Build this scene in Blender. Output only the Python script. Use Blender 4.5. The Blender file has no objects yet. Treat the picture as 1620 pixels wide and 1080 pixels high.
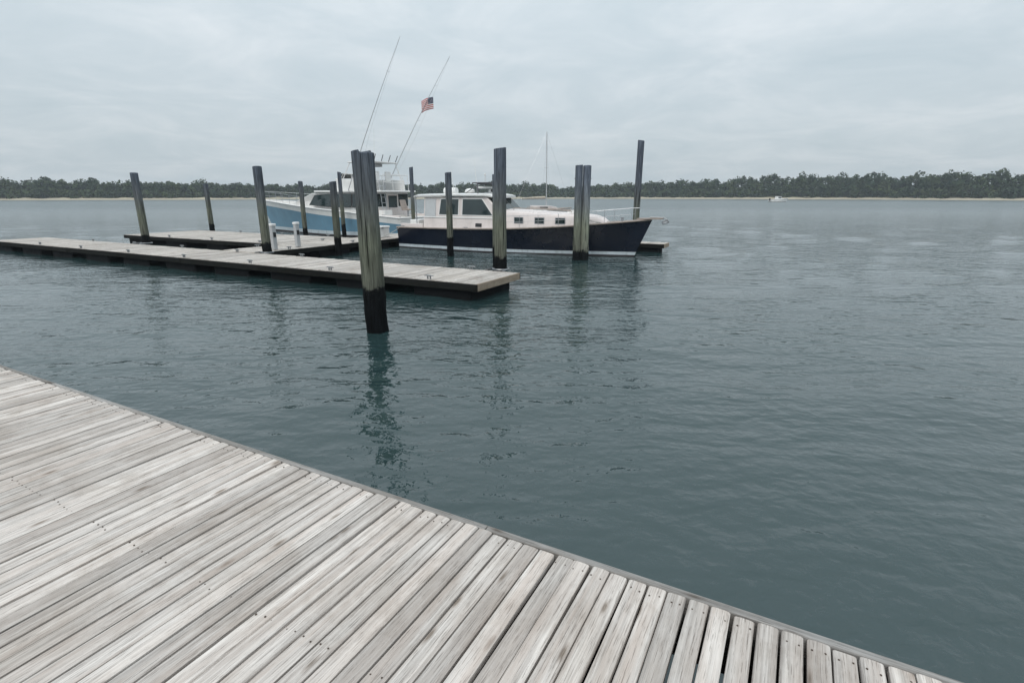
import bpy, bmesh, math, random
import numpy as np
from mathutils import Vector, Matrix

R = math.radians
random.seed(7); rng = np.random.default_rng(7)
sc = bpy.context.scene
col = sc.collection

# ------------------------------------------------------------------ camera
CAM_Z = 2.3
cd = bpy.data.cameras.new('camera'); cam = bpy.data.objects.new('camera', cd); col.objects.link(cam)
cd.sensor_width = 36.0; cd.lens = 36 * 831 / 1620; cd.clip_start = .05; cd.clip_end = 5000
cam.location = (0, 0, CAM_Z); cam.rotation_euler = (R(90) - math.atan(231 / 831), 0, 0)
sc.camera = cam

# ------------------------------------------------------------------ world: overcast sky
SUN_EL, SUN_AZ = 52, 200           # degrees; azimuth clockwise from +Y
w = bpy.data.worlds.new('World'); sc.world = w; w.use_nodes = True
nt = w.node_tree; nt.nodes.clear()
def N(t, ty, **kw):
    n = t.nodes.new(ty)
    for k, v in kw.items():
        if k.startswith('i_'):
            key = k[2:]
            n.inputs[int(key) if key.isdigit() else key.replace('_', ' ')].default_value = v
        else: setattr(n, k, v)
    return n
def ramp(t, stops, interp='LINEAR'):
    n = t.nodes.new('ShaderNodeValToRGB'); cr = n.color_ramp; cr.interpolation = interp
    while len(cr.elements) < len(stops): cr.elements.new(.5)
    for e, (p, c) in zip(cr.elements, stops):
        e.position = p; e.color = tuple(c) + (1,) if len(c) == 3 else c
    return n
out = N(nt, 'ShaderNodeOutputWorld'); bg = N(nt, 'ShaderNodeBackground'); bg.inputs[1].default_value = .1
sky = N(nt, 'ShaderNodeTexSky', sky_type='NISHITA', sun_disc=False, sun_elevation=R(SUN_EL), sun_rotation=R(SUN_AZ), altitude=0, dust_density=4.0)
tc = N(nt, 'ShaderNodeTexCoord')
sep = N(nt, 'ShaderNodeSeparateXYZ'); nt.links.new(tc.outputs['Generated'], sep.inputs[0])
# project the view direction on a flat cloud ceiling
zz = N(nt, 'ShaderNodeMath', operation='MAXIMUM', i_1=0.0); nt.links.new(sep.outputs[2], zz.inputs[0])
zo = N(nt, 'ShaderNodeMath', operation='ADD', i_1=.16); nt.links.new(zz.outputs[0], zo.inputs[0])
dx = N(nt, 'ShaderNodeMath', operation='DIVIDE'); nt.links.new(sep.outputs[0], dx.inputs[0]); nt.links.new(zo.outputs[0], dx.inputs[1])
dy = N(nt, 'ShaderNodeMath', operation='DIVIDE'); nt.links.new(sep.outputs[1], dy.inputs[0]); nt.links.new(zo.outputs[0], dy.inputs[1])
cv = N(nt, 'ShaderNodeCombineXYZ'); nt.links.new(dx.outputs[0], cv.inputs[0]); nt.links.new(dy.outputs[0], cv.inputs[1])
cn = N(nt, 'ShaderNodeTexNoise', i_Scale=1.5, i_Detail=8.0, i_Roughness=.62, i_Distortion=.5); nt.links.new(cv.outputs[0], cn.inputs['Vector'])
cr_ = ramp(nt, [(.28, (6.1, 7.1, 7.65)), (.48, (6.85, 7.72, 8.22)), (.70, (8.1, 8.75, 9.15))]); nt.links.new(cn.outputs[0], cr_.inputs[0])
# cloud layer slightly thinner (brighter) toward the zenith, as in any overcast
zen = N(nt, 'ShaderNodeMapRange', i_1=0.0, i_2=1.0, i_3=.81, i_4=1.62); nt.links.new(zz.outputs[0], zen.inputs[0])
cm = N(nt, 'ShaderNodeVectorMath', operation='SCALE'); nt.links.new(cr_.outputs[0], cm.inputs[0]); nt.links.new(zen.outputs[0], cm.inputs['Scale'])
mx = N(nt, 'ShaderNodeMix', data_type='RGBA'); mx.inputs[0].default_value = .90
nt.links.new(sky.outputs[0], mx.inputs[6]); nt.links.new(cm.outputs[0], mx.inputs[7])
nt.links.new(mx.outputs[2], bg.inputs[0]); nt.links.new(bg.outputs[0], out.inputs[0])

# ------------------------------------------------------------------ sun behind cloud
sd = bpy.data.lights.new('sun', 'SUN'); so = bpy.data.objects.new('sun', sd); col.objects.link(so)
sd.energy = 1.5; sd.angle = R(25); sd.color = (1, .96, .9)
sdir = Vector((math.sin(R(SUN_AZ)) * math.cos(R(SUN_EL)), math.cos(R(SUN_AZ)) * math.cos(R(SUN_EL)), math.sin(R(SUN_EL))))
so.rotation_euler = sdir.to_track_quat('Z', 'Y').to_euler(); so.location = (0, -20, 40)

vs = sc.view_settings; vs.view_transform = 'Standard'; vs.look = 'None'; vs.exposure = 0.0; vs.gamma = 1.0; vs.use_curve_mapping = False
sc.cycles.use_denoising = True
sc.cycles.max_bounces = 8; sc.cycles.volume_bounces = 1

# ------------------------------------------------------------------ helpers
YAW = R(-28)                                      # the marina's grid is turned 28 degrees
E2 = Vector((math.sin(R(28)), math.cos(R(28)), 0)); E1 = Vector((-E2.y, E2.x, 0))
def W(u, v, z=0.0):                               # marina grid: u along the dock edge, v across the water
    p = E1 * u + E2 * v; return Vector((p.x, p.y, z))

def tag(o, label=None, cat=None, group=None, kind=None):
    if label: o['label'] = label
    if cat: o['category'] = cat
    if group: o['group'] = group
    if kind: o['kind'] = kind
    return o
def empty(name, loc, rz=0.0):
    o = bpy.data.objects.new(name, None); col.objects.link(o); o.location = loc; o.rotation_euler = (0, 0, rz)
    o.empty_display_size = .2
    return o
def link_mesh(name, me, parent=None, loc=(0, 0, 0), rz=0.0):
    o = bpy.data.objects.new(name, me); col.objects.link(o); o.parent = parent; o.location = loc; o.rotation_euler = (0, 0, rz)
    return o

class MB:
    def __init__(s): s.v = []; s.f = []
    def add(s, vs, fs):
        b = len(s.v); s.v += [tuple(p) for p in vs]; s.f += [tuple(i + b for i in f) for f in fs]; return s
    def box(s, x0, x1, y0, y1, z0, z1):
        return s.add([(x0,y0,z0),(x1,y0,z0),(x1,y1,z0),(x0,y1,z0),(x0,y0,z1),(x1,y0,z1),(x1,y1,z1),(x0,y1,z1)],
                     [(0,3,2,1),(4,5,6,7),(0,1,5,4),(1,2,6,5),(2,3,7,6),(3,0,4,7)])
    def tube(s, pts, r, n=8, cap=True):
        pts = [Vector(p) for p in pts]; rs = r if isinstance(r, (list, tuple)) else [r] * len(pts)
        rings = []; up = None
        for i, p in enumerate(pts):
            d = (pts[min(i+1, len(pts)-1)] - pts[max(i-1, 0)]).normalized()
            if up is None:
                up = Vector((0,0,1)) if abs(d.z) < .9 else Vector((1,0,0))
            a = d.cross(up).normalized(); b = a.cross(d).normalized(); up = b
            rings.append([p + (a*math.cos(2*math.pi*k/n) + b*math.sin(2*math.pi*k/n)) * rs[i] for k in range(n)])
        return s.loft(rings, True, cap)
    def loft(s, rings, closed=False, cap=False):
        n = len(rings[0]); vs = [p for r in rings for p in r]; fs = []
        for i in range(len(rings)-1):
            for k in range(n if closed else n-1):
                k2 = (k+1) % n; fs.append((i*n+k, i*n+k2, (i+1)*n+k2, (i+1)*n+k))
        if cap: fs.append(tuple(range(n-1, -1, -1))); fs.append(tuple((len(rings)-1)*n + k for k in range(n)))
        return s.add(vs, fs)
    def slab(s, poly, off):                       # polygon swept by vector off
        off = Vector(off); a = [Vector(p) for p in poly]; n = len(a)
        fs = [tuple(range(n)), tuple(range(2*n-1, n-1, -1))] + [(i, (i+1) % n, n+(i+1) % n, n+i) for i in range(n)]
        return s.add(a + [p + off for p in a], fs)
    def lathe(s, prof, c=(0,0,0), n=16):          # (radius, z) profile
        rings = [[(c[0]+r*math.cos(2*math.pi*k/n), c[1]+r*math.sin(2*math.pi*k/n), c[2]+z) for k in range(n)] for r, z in prof]
        return s.loft(rings, True, True)
    def mesh(s, name, m, smooth=False, recalc=True):
        me = bpy.data.meshes.new(name); me.from_pydata(s.v, [], s.f)
        bm = bmesh.new(); bm.from_mesh(me)
        bmesh.ops.remove_doubles(bm, verts=bm.verts, dist=1e-5)
        if recalc: bmesh.ops.recalc_face_normals(bm, faces=bm.faces)
        bm.to_mesh(me); bm.free()
        if m: me.materials.append(m)
        if smooth: me.shade_smooth()
        return me
    def build(s, name, m, parent=None, smooth=False, bevel=0, loc=(0,0,0), rz=0.0, sharp=40):
        me = s.mesh(name, m, smooth)
        if smooth and sharp: me.set_sharp_from_angle(angle=R(sharp))
        o = link_mesh(name, me, parent, loc, rz)
        if bevel:
            md = o.modifiers.new('bevel', 'BEVEL'); md.width = bevel; md.segments = 2; md.limit_method = 'ANGLE'; md.angle_limit = R(35)
        return o

# ------------------------------------------------------------------ materials
def new_mat(name):
    m = bpy.data.materials.new(name); m.use_nodes = True; t = m.node_tree
    return m, t, t.nodes['Principled BSDF']
def plain(name, c, rough=.5, metal=0.0, var=.12, scale=3.0, bump=0.0, bscale=40.0, spec=.5, dirt=None, coat=0.0):
    """paint or metal with slight uneven tone, optional streaky grime and fine relief"""
    m, t, b = new_mat(name); L = t.links.new
    tcn = N(t, 'ShaderNodeTexCoord')
    n1 = N(t, 'ShaderNodeTexNoise', i_Scale=scale, i_Detail=5.0, i_Roughness=.6); L(tcn.outputs['Object'], n1.inputs['Vector'])
    lo = [x * (1 - var) for x in c]; hi = [min(1, x * (1 + var)) for x in c]
    rp = ramp(t, [(.3, lo), (.7, hi)]); L(n1.outputs[0], rp.inputs[0]); src = rp.outputs[0]
    if dirt:
        mp = N(t, 'ShaderNodeMapping', i_Scale=(6, 6, .8)); L(tcn.outputs['Object'], mp.inputs[0])
        n2 = N(t, 'ShaderNodeTexNoise', i_Scale=1.5, i_Detail=6.0, i_Roughness=.65); L(mp.outputs[0], n2.inputs['Vector'])
        r2 = ramp(t, [(.52, (0,0,0)), (.75, (.55,.55,.55))]); L(n2.outputs[0], r2.inputs[0])
        mxn = N(t, 'ShaderNodeMix', data_type='RGBA'); L(r2.outputs[0], mxn.inputs[0]); L(src, mxn.inputs[6]); mxn.inputs[7].default_value = (*dirt, 1); src = mxn.outputs[2]
    L(src, b.inputs['Base Color'])
    rr = N(t, 'ShaderNodeMapRange', i_1=.3, i_2=.7, i_3=max(.02, rough*.8), i_4=min(1, rough*1.25)); L(n1.outputs[0], rr.inputs[0]); L(rr.outputs[0], b.inputs['Roughness'])
    b.inputs['Metallic'].default_value = metal; b.inputs['Specular IOR Level'].default_value = spec; b.inputs['Coat Weight'].default_value = coat
    if bump:
        n3 = N(t, 'ShaderNodeTexNoise', i_Scale=bscale, i_Detail=4.0); L(tcn.outputs['Object'], n3.inputs['Vector'])
        bp = N(t, 'ShaderNodeBump', i_Strength=bump, i_Distance=.01); L(n3.outputs[0], bp.inputs['Height']); L(bp.outputs[0], b.inputs['Normal'])
    return m

def wood(name, dark, light, tint, axis=1, rand=.35, grain=1.0):
    """weathered timber; the grain runs along the local axis and differs from piece to piece"""
    m, t, b = new_mat(name); L = t.links.new
    tcn = N(t, 'ShaderNodeTexCoord'); oi = N(t, 'ShaderNodeObjectInfo')
    sh = N(t, 'ShaderNodeVectorMath', operation='SCALE'); sh.inputs[0].default_value = (37, 91, 53); L(oi.outputs['Random'], sh.inputs['Scale'])
    ad = N(t, 'ShaderNodeVectorMath', operation='ADD'); L(tcn.outputs['Object'], ad.inputs[0]); L(sh.outputs[0], ad.inputs[1])
    s1 = [70, 70, 70]; s1[axis] = 1.6; s2 = [16, 16, 16]; s2[axis] = .7; s3 = [240, 240, 240]; s3[axis] = 7
    def nz(s, det, ro, dist=0):
        mp = N(t, 'ShaderNodeMapping', i_Scale=tuple(x * grain for x in s)); L(ad.outputs[0], mp.inputs[0])
        n = N(t, 'ShaderNodeTexNoise', i_Scale=1.0, i_Detail=det, i_Roughness=ro, i_Distortion=dist); L(mp.outputs[0], n.inputs['Vector']); return n
    g1 = nz(s1, 6.0, .65, .4); g2 = nz(s2, 4.0, .6, .6); g3 = nz(s3, 3.0, .7)
    r1 = ramp(t, [(.28, dark), (.45, [(a+c)/2 for a, c in zip(dark, light)]), (.62, light)]); L(g1.outputs[0], r1.inputs[0])
    # broad brownish patches of less weathered wood
    r2 = ramp(t, [(.42, (0,0,0)), (.70, (.9,.9,.9))]); L(g2.outputs[0], r2.inputs[0])
    m1 = N(t, 'ShaderNodeMix', data_type='RGBA'); L(r2.outputs[0], m1.inputs[0]); L(r1.outputs[0], m1.inputs[6]); m1.inputs[7].default_value = (*tint, 1)
    # fine checks
    r3 = ramp(t, [(.37, (.26,.24,.23)), (.44, (1,1,1))]); L(g3.outputs[0], r3.inputs[0])
    m2 = N(t, 'ShaderNodeMix', data_type='RGBA', blend_type='MULTIPLY'); m2.inputs[0].default_value = .62; L(m1.outputs[2], m2.inputs[6]); L(r3.outputs[0], m2.inputs[7])
    # piece to piece tone
    mr = N(t, 'ShaderNodeMapRange', i_1=0.0, i_2=1.0, i_3=1 - rand, i_4=1 + rand * .35); L(oi.outputs['Random'], mr.inputs[0])
    m3 = N(t, 'ShaderNodeVectorMath', operation='SCALE'); L(m2.outputs[2], m3.inputs[0]); L(mr.outputs[0], m3.inputs['Scale'])
    kv = [9, 9, 9]; kv[axis] = 2.4
    mpk = N(t, 'ShaderNodeMapping', i_Scale=tuple(kv)); L(ad.outputs[0], mpk.inputs[0])
    vk = N(t, 'ShaderNodeTexVoronoi', i_Scale=1.0, i_Randomness=1.0); L(mpk.outputs[0], vk.inputs['Vector'])
    rk = ramp(t, [(.05, (.38,.34,.30)), (.10, (.75,.72,.70)), (.16, (1,1,1))]); L(vk.outputs['Distance'], rk.inputs[0])
    m4 = N(t, 'ShaderNodeMix', data_type='RGBA', blend_type='MULTIPLY'); m4.inputs[0].default_value = .9; L(m3.outputs[0], m4.inputs[6]); L(rk.outputs[0], m4.inputs[7])
    gw = N(t, 'ShaderNodeNewGeometry'); nw = N(t, 'ShaderNodeTexNoise', i_Scale=1.6, i_Detail=8.0, i_Roughness=.68, i_Distortion=.8); L(gw.outputs['Position'], nw.inputs['Vector'])
    rw = ramp(t, [(.34, (.80,.77,.74)), (.52, (.98,.97,.96)), (.72, (1.06,1.06,1.06))]); L(nw.outputs[0], rw.inputs[0])
    m5 = N(t, 'ShaderNodeMix', data_type='RGBA', blend_type='MULTIPLY'); m5.inputs[0].default_value = 1; L(m4.outputs[2], m5.inputs[6]); L(rw.outputs[0], m5.inputs[7])
    L(m5.outputs[2], b.inputs['Base Color']); b.inputs['Roughness'].default_value = .85; b.inputs['Specular IOR Level'].default_value = .12
    am = N(t, 'ShaderNodeMath', operation='MULTIPLY_ADD', i_1=.5); L(g3.outputs[0], am.inputs[0]); L(g1.outputs[0], am.inputs[2])
    bp = N(t, 'ShaderNodeBump', i_Strength=.55, i_Distance=.004); L(am.outputs[0], bp.inputs['Height']); L(bp.outputs[0], b.inputs['Normal'])
    return m

def pile_wood(name, tide=0.0, tone=1.0):
    """piling: black fouled foot up to the tide mark, green-stained shaft, slate-grey weathered head"""
    m, t, b = new_mat(name); L = t.links.new
    tcn = N(t, 'ShaderNodeTexCoord'); oi = N(t, 'ShaderNodeObjectInfo')
    sx = N(t, 'ShaderNodeSeparateXYZ'); L(tcn.outputs['Object'], sx.inputs[0])
    sh = N(t, 'ShaderNodeVectorMath', operation='SCALE'); sh.inputs[0].default_value = (37, 91, 53); L(oi.outputs['Random'], sh.inputs['Scale'])
    ad = N(t, 'ShaderNodeVectorMath', operation='ADD'); L(tcn.outputs['Object'], ad.inputs[0]); L(sh.outputs[0], ad.inputs[1])
    mp = N(t, 'ShaderNodeMapping', i_Scale=(26, 26, 1.6)); L(ad.outputs[0], mp.inputs[0])
    n1 = N(t, 'ShaderNodeTexNoise', i_Scale=1.0, i_Detail=7.0, i_Roughness=.68, i_Distortion=.5); L(mp.outputs[0], n1.inputs['Vector'])
    n2 = N(t, 'ShaderNodeTexNoise', i_Scale=7.0, i_Detail=6.0, i_Roughness=.65); L(ad.outputs[0], n2.inputs['Vector'])
    # height wobbled by noise
    hz = N(t, 'ShaderNodeMath', operation='MULTIPLY_ADD', i_1=.35); L(n2.outputs[0], hz.inputs[0]); L(sx.outputs[2], hz.inputs[2])
    hh = N(t, 'ShaderNodeMapRange', i_1=-tide, i_2=4.0, i_3=0.0, i_4=1.0); L(hz.outputs[0], hh.inputs[0])
    body = ramp(t, [(.0, (.004,.005,.006)), (.222, (.005,.006,.007)), (.236, (.10,.105,.085)), (.42, (.125,.135,.105)), (.60, (.105,.115,.12)), (.80, (.085,.10,.125))])
    L(hh.outputs[0], body.inputs[0])
    gr = ramp(t, [(.30, (.35,.35,.35)), (.5, (.9,.9,.9)), (.68, (1.5,1.5,1.5))]); L(n1.outputs[0], gr.inputs[0])
    mu = N(t, 'ShaderNodeMix', data_type='RGBA', blend_type='MULTIPLY', clamp_factor=False); mu.inputs[0].default_value = 1; L(body.outputs[0], mu.inputs[6]); L(gr.outputs[0], mu.inputs[7])
    mr = N(t, 'ShaderNodeMapRange', i_1=0.0, i_2=1.0, i_3=.8*tone, i_4=1.2*tone); L(oi.outputs['Random'], mr.inputs[0])
    sc_ = N(t, 'ShaderNodeVectorMath', operation='SCALE'); L(mu.outputs[2], sc_.inputs[0]); L(mr.outputs[0], sc_.inputs['Scale'])
    mc = N(t, 'ShaderNodeMapping', i_Scale=(34, 34, .55)); L(ad.outputs[0], mc.inputs[0])
    nc = N(t, 'ShaderNodeTexNoise', i_Scale=1.0, i_Detail=3.0, i_Roughness=.5, i_Distortion=.3); L(mc.outputs[0], nc.inputs['Vector'])
    rc = ramp(t, [(.34, (.12,.12,.12)), (.39, (1,1,1))]); L(nc.outputs[0], rc.inputs[0])
    mk = N(t, 'ShaderNodeMix', data_type='RGBA', blend_type='MULTIPLY'); mk.inputs[0].default_value = 1; L(sc_.outputs[0], mk.inputs[6]); L(rc.outputs[0], mk.inputs[7])
    nb_ = N(t, 'ShaderNodeTexVoronoi', i_Scale=38.0); L(ad.outputs[0], nb_.inputs['Vector'])
    rb = ramp(t, [(.10, (1,1,1)), (.22, (0,0,0))]); L(nb_.outputs['Distance'], rb.inputs[0])
    zb = ramp(t, [(.10, (0,0,0)), (.16, (.16,.16,.16)), (.235, (.2,.2,.2)), (.262, (0,0,0))]); L(hh.outputs[0], zb.inputs[0])
    bm_ = N(t, 'ShaderNodeMath', operation='MULTIPLY'); L(rb.outputs[0], bm_.inputs[0]); L(zb.outputs[0], bm_.inputs[1])
    mbn = N(t, 'ShaderNodeMix', data_type='RGBA'); L(bm_.outputs[0], mbn.inputs[0]); L(mk.outputs[2], mbn.inputs[6]); mbn.inputs[7].default_value = (.20, .20, .18, 1)
    L(mbn.outputs[2], b.inputs['Base Color']); b.inputs['Roughness'].default_value = .8; b.inputs['Specular IOR Level'].default_value = .08
    am = N(t, 'ShaderNodeMath', operation='MULTIPLY_ADD', i_1=.5); L(n2.outputs[0], am.inputs[0]); L(n1.outputs[0], am.inputs[2])
    bp = N(t, 'ShaderNodeBump', i_Strength=.8, i_Distance=.02); L(am.outputs[0], bp.inputs['Height']); L(bp.outputs[0], b.inputs['Normal'])
    return m

M = {}
M['deck'] = wood('weathered_deck_wood', (.345,.318,.298), (.72,.68,.645), (.50,.44,.40), axis=1, rand=.26)
M['trim'] = wood('weathered_edge_wood', (.16,.155,.15), (.42,.41,.40), (.27,.255,.24), axis=0, rand=.3)
M['float_deck'] = wood('pale_float_planks', (.30,.28,.265), (.64,.61,.58), (.46,.42,.38), axis=1, rand=.30)
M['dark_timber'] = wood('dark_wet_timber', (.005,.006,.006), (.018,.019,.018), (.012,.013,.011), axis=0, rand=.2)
M['tan_timber'] = wood('tan_timber', (.20,.16,.12), (.42,.36,.29), (.32,.26,.20), axis=1, rand=.2)
M['pile'] = pile_wood('piling_timber')
M['front_pile'] = pile_wood('green_grey_piling_timber', -.06, 1.35)
M['pale_pile'] = pile_wood('pale_piling_timber', .55, 1.7)
M['nail'] = plain('rusty_nail', (.10,.075,.06), .6, .6, .3, 200)
M['float_drum'] = plain('black_float_plastic', (.006,.007,.008), .7, var=.3, spec=.1)
M['navy'] = plain('navy_gelcoat', (.0055,.009,.019), .22, var=.2, scale=1.2, spec=.4)
M['white'] = plain('white_gelcoat', (.74,.74,.73), .22, var=.05, scale=1.5, dirt=(.55,.52,.48))
M['cream'] = plain('cream_gelcoat', (.66,.60,.58), .3, var=.06, scale=1.5, dirt=(.50,.44,.41))
M['boot'] = plain('pale_boot_stripe', (.50,.56,.60), .35, var=.12, scale=2, dirt=(.16,.19,.19))
M['bottom'] = plain('dark_antifouling', (.03,.022,.025), .6, var=.3)
M['teak'] = plain('grey_teak', (.30,.25,.22), .55, var=.25, scale=8)
M['deckpaint'] = plain('nonskid_deck', (.58,.56,.53), .6, var=.06, bump=.2, bscale=120)
M['steel'] = plain('stainless_steel', (.42,.43,.45), .35, .9, var=.06)
M['galv'] = plain('galvanised_steel', (.30,.31,.32), .5, .9, var=.25, scale=12)
M['black'] = plain('black_plastic', (.018,.018,.02), .45, var=.2)
M['glass'] = plain('dark_tinted_glass', (.018,.032,.034), .06, var=.25, scale=1.2, spec=.7)
M['grey'] = plain('grey_plastic', (.42,.43,.44), .45, var=.08)
M['pewter'] = plain('dark_grey_metal', (.09,.09,.10), .4, .4, var=.1)
M['lightblue'] = plain('light_blue_gelcoat', (.14,.27,.37), .2, var=.10, scale=1.0, dirt=(.14,.21,.26))
M['alu'] = plain('dull_aluminium', (.46,.47,.49), .5, .3, var=.1)
M['orange'] = plain('faded_orange', (.55,.18,.06), .5, var=.12)
M['rope'] = plain('weathered_rope', (.48,.46,.42), .8, var=.2, scale=40, bump=.5, bscale=160)
M['sailcover'] = plain('tan_sail_canvas', (.45,.40,.33), .8, var=.12, bump=.3, bscale=30)
def curtain_mat():
    m, t, b = new_mat('clear_vinyl_curtain')
    b.inputs['Base Color'].default_value = (.72, .75, .77, 1); b.inputs['Roughness'].default_value = .12
    tr = N(t, 'ShaderNodeBsdfTransparent'); mxs = N(t, 'ShaderNodeMixShader'); mxs.inputs[0].default_value = .45
    t.links.new(tr.outputs[0], mxs.inputs[1]); t.links.new(b.outputs[0], mxs.inputs[2]); t.links.new(mxs.outputs[0], t.nodes['Material Output'].inputs[0])
    return m
M['vinyl'] = curtain_mat()

def water_mat():
    m, t, b = new_mat('harbour_water'); L = t.links.new
    g = N(t, 'ShaderNodeNewGeometry')
    n0 = N(t, 'ShaderNodeTexNoise', i_Scale=.06, i_Detail=3.0); L(g.outputs['Position'], n0.inputs['Vector'])
    rp = ramp(t, [(.35, (.019,.041,.043)), (.65, (.026,.050,.051))]); L(n0.outputs[0], rp.inputs[0]); L(rp.outputs[0], b.inputs['Base Color'])
    b.inputs['Roughness'].default_value = .05; b.inputs['IOR'].default_value = 1.6; b.inputs['Specular IOR Level'].default_value = .5
    # the open channel beyond the moorings is ruffled by the breeze
    sy = N(t, 'ShaderNodeSeparateXYZ'); L(g.outputs['Position'], sy.inputs[0])
    rg = N(t, 'ShaderNodeMapRange', i_1=26.0, i_2=110.0, i_3=.05, i_4=.30); L(sy.outputs[1], rg.inputs[0]); L(rg.outputs[0], b.inputs['Roughness'])
    def nz(scale, rot, stretch, det, dist=.3):
        mp = N(t, 'ShaderNodeMapping', i_Scale=(1, stretch, 1), i_Rotation=(0, 0, R(rot))); L(g.outputs['Position'], mp.inputs[0])
        n = N(t, 'ShaderNodeTexNoise', i_Scale=scale, i_Detail=det, i_Roughness=.5, i_Distortion=dist); L(mp.outputs[0], n.inputs['Vector']); return n
    a = nz(1.15, 14, 2.2, 2.0); c = nz(2.9, -10, 1.5, 2.0); d = nz(7.0, 24, 1.2, 3.0)
    # patches where the breeze roughens the surface
    gust = nz(.22, 20, 1.6, 2.0); gm = N(t, 'ShaderNodeMapRange', i_1=.35, i_2=.68, i_3=.75, i_4=1.3); L(gust.outputs[0], gm.inputs[0])
    b1 = N(t, 'ShaderNodeBump', i_Strength=1.0, i_Distance=.056); L(a.outputs[0], b1.inputs['Height'])
    b2 = N(t, 'ShaderNodeBump', i_Distance=.023); L(gm.outputs[0], b2.inputs['Strength']); L(c.outputs[0], b2.inputs['Height']); L(b1.outputs[0], b2.inputs['Normal'])
    b3 = N(t, 'ShaderNodeBump', i_Distance=.0150); L(gm.outputs[0], b3.inputs['Strength']); L(d.outputs[0], b3.inputs['Height']); L(b2.outputs[0], b3.inputs['Normal'])
    L(b3.outputs[0], b.inputs['Normal'])
    return m
M['water'] = water_mat()

def shore_mat():
    m, t, b = new_mat('sand_and_marsh'); L = t.links.new
    g = N(t, 'ShaderNodeNewGeometry'); s = N(t, 'ShaderNodeSeparateXYZ'); L(g.outputs['Position'], s.inputs[0])
    n = N(t, 'ShaderNodeTexNoise', i_Scale=.25, i_Detail=5.0, i_Roughness=.6); L(g.outputs['Position'], n.inputs['Vector'])
    h = N(t, 'ShaderNodeMath', operation='MULTIPLY_ADD', i_1=.8); L(n.outputs[0], h.inputs[0]); L(s.outputs[2], h.inputs[2])
    rp = ramp(t, [(.0, (.20,.18,.14)), (.32, (.42,.38,.30)), (.55, (.36,.33,.23)), (.72, (.12,.14,.07)), (1, (.05,.07,.035))])
    mr = N(t, 'ShaderNodeMapRange', i_1=0.0, i_2=3.0, i_3=0.0, i_4=1.0); L(h.outputs[0], mr.inputs[0]); L(mr.outputs[0], rp.inputs[0]); L(rp.outputs[0], b.inputs['Base Color'])
    b.inputs['Roughness'].default_value = .95; b.inputs['Specular IOR Level'].default_value = .1
    return m
M['shore'] = shore_mat()
def leaf_mat():
    m, t, b = new_mat('woodland_foliage'); L = t.links.new
    g = N(t, 'ShaderNodeNewGeometry')
    n = N(t, 'ShaderNodeTexNoise', i_Scale=.12, i_Detail=6.0, i_Roughness=.7); L(g.outputs['Position'], n.inputs['Vector'])
    rp = ramp(t, [(.28, (.014,.028,.020)), (.45, (.030,.050,.027)), (.58, (.050,.070,.030)), (.74, (.085,.095,.045))]); L(n.outputs[0], rp.inputs[0]); L(rp.outputs[0], b.inputs['Base Color'])
    b.inputs['Roughness'].default_value = .8; b.inputs['Specular IOR Level'].default_value = .15
    return m
M['leaf'] = leaf_mat()

# ------------------------------------------------------------------ water: a graded sheet with a real gentle swell
def water_sheet():
    n = 430
    def axis(c, a=7.0, ext=760.0):
        m = math.asinh(ext / a); s = np.linspace(-m, m, n); return c + a * np.sinh(s)
    X, Y = np.meshgrid(axis(0), axis(9.0), indexing='xy')
    d = np.hypot(X, Y - 4)
    Z = np.zeros_like(X); r = np.random.default_rng(3)
    for i in range(46):
        lam = r.uniform(1.0, 4.5); th = R(100) + r.normal(0, .55); k = 2*math.pi/lam
        amp = .0018 * lam**.7 * r.uniform(.4, 1)
        fade = np.clip(1.6 - d / (lam * 16), 0, 1)
        Z += fade * amp * np.sin(k*(X*math.cos(th) + Y*math.sin(th)) + r.uniform(0, 6.28))
    co = np.stack([X, Y, Z], -1).reshape(-1, 3)
    i = np.arange(n*n).reshape(n, n)
    q = np.stack([i[:-1,:-1], i[:-1,1:], i[1:,1:], i[1:,:-1]], -1).reshape(-1, 4)
    me = bpy.data.meshes.new('water'); me.vertices.add(len(co)); me.vertices.foreach_set('co', co.ravel())
    me.loops.add(q.size); me.loops.foreach_set('vertex_index', q.ravel().astype(np.int32))
    me.polygons.add(len(q)); me.polygons.foreach_set('loop_start', np.arange(0, q.size, 4, dtype=np.int32))
    me.update(calc_edges=True); me.validate(); me.materials.append(M['water']); me.shade_smooth()
    return tag(link_mesh('water', me), kind='structure')
water_sheet()

# ------------------------------------------------------------------ far shore and its wood
def shore_r(a):   # distance of the far shore by azimuth (degrees)
    return 345 + 14*math.sin(R(a)*5 + .6) + 7*math.sin(R(a)*13) + 4*math.sin(R(a)*31 + 2)
def far_shore():
    rows = [(-6, -.6), (0, .02), (5, .55), (11, 1.1), (18, 1.6), (45, 2.6), (140, 6), (330, 9)]
    rings = []
    for a in np.linspace(-80, 80, 241):
        rr = shore_r(a); rings.append([((rr+o)*math.sin(R(a)), (rr+o)*math.cos(R(a)), z + (.25*math.sin(a*3.1+o) if z > 1 else 0)) for o, z in rows])
    mb = MB().loft(rings); o = mb.build('far_shore', M['shore'], smooth=True, sharp=0); tag(o, kind='structure')
far_shore()

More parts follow.
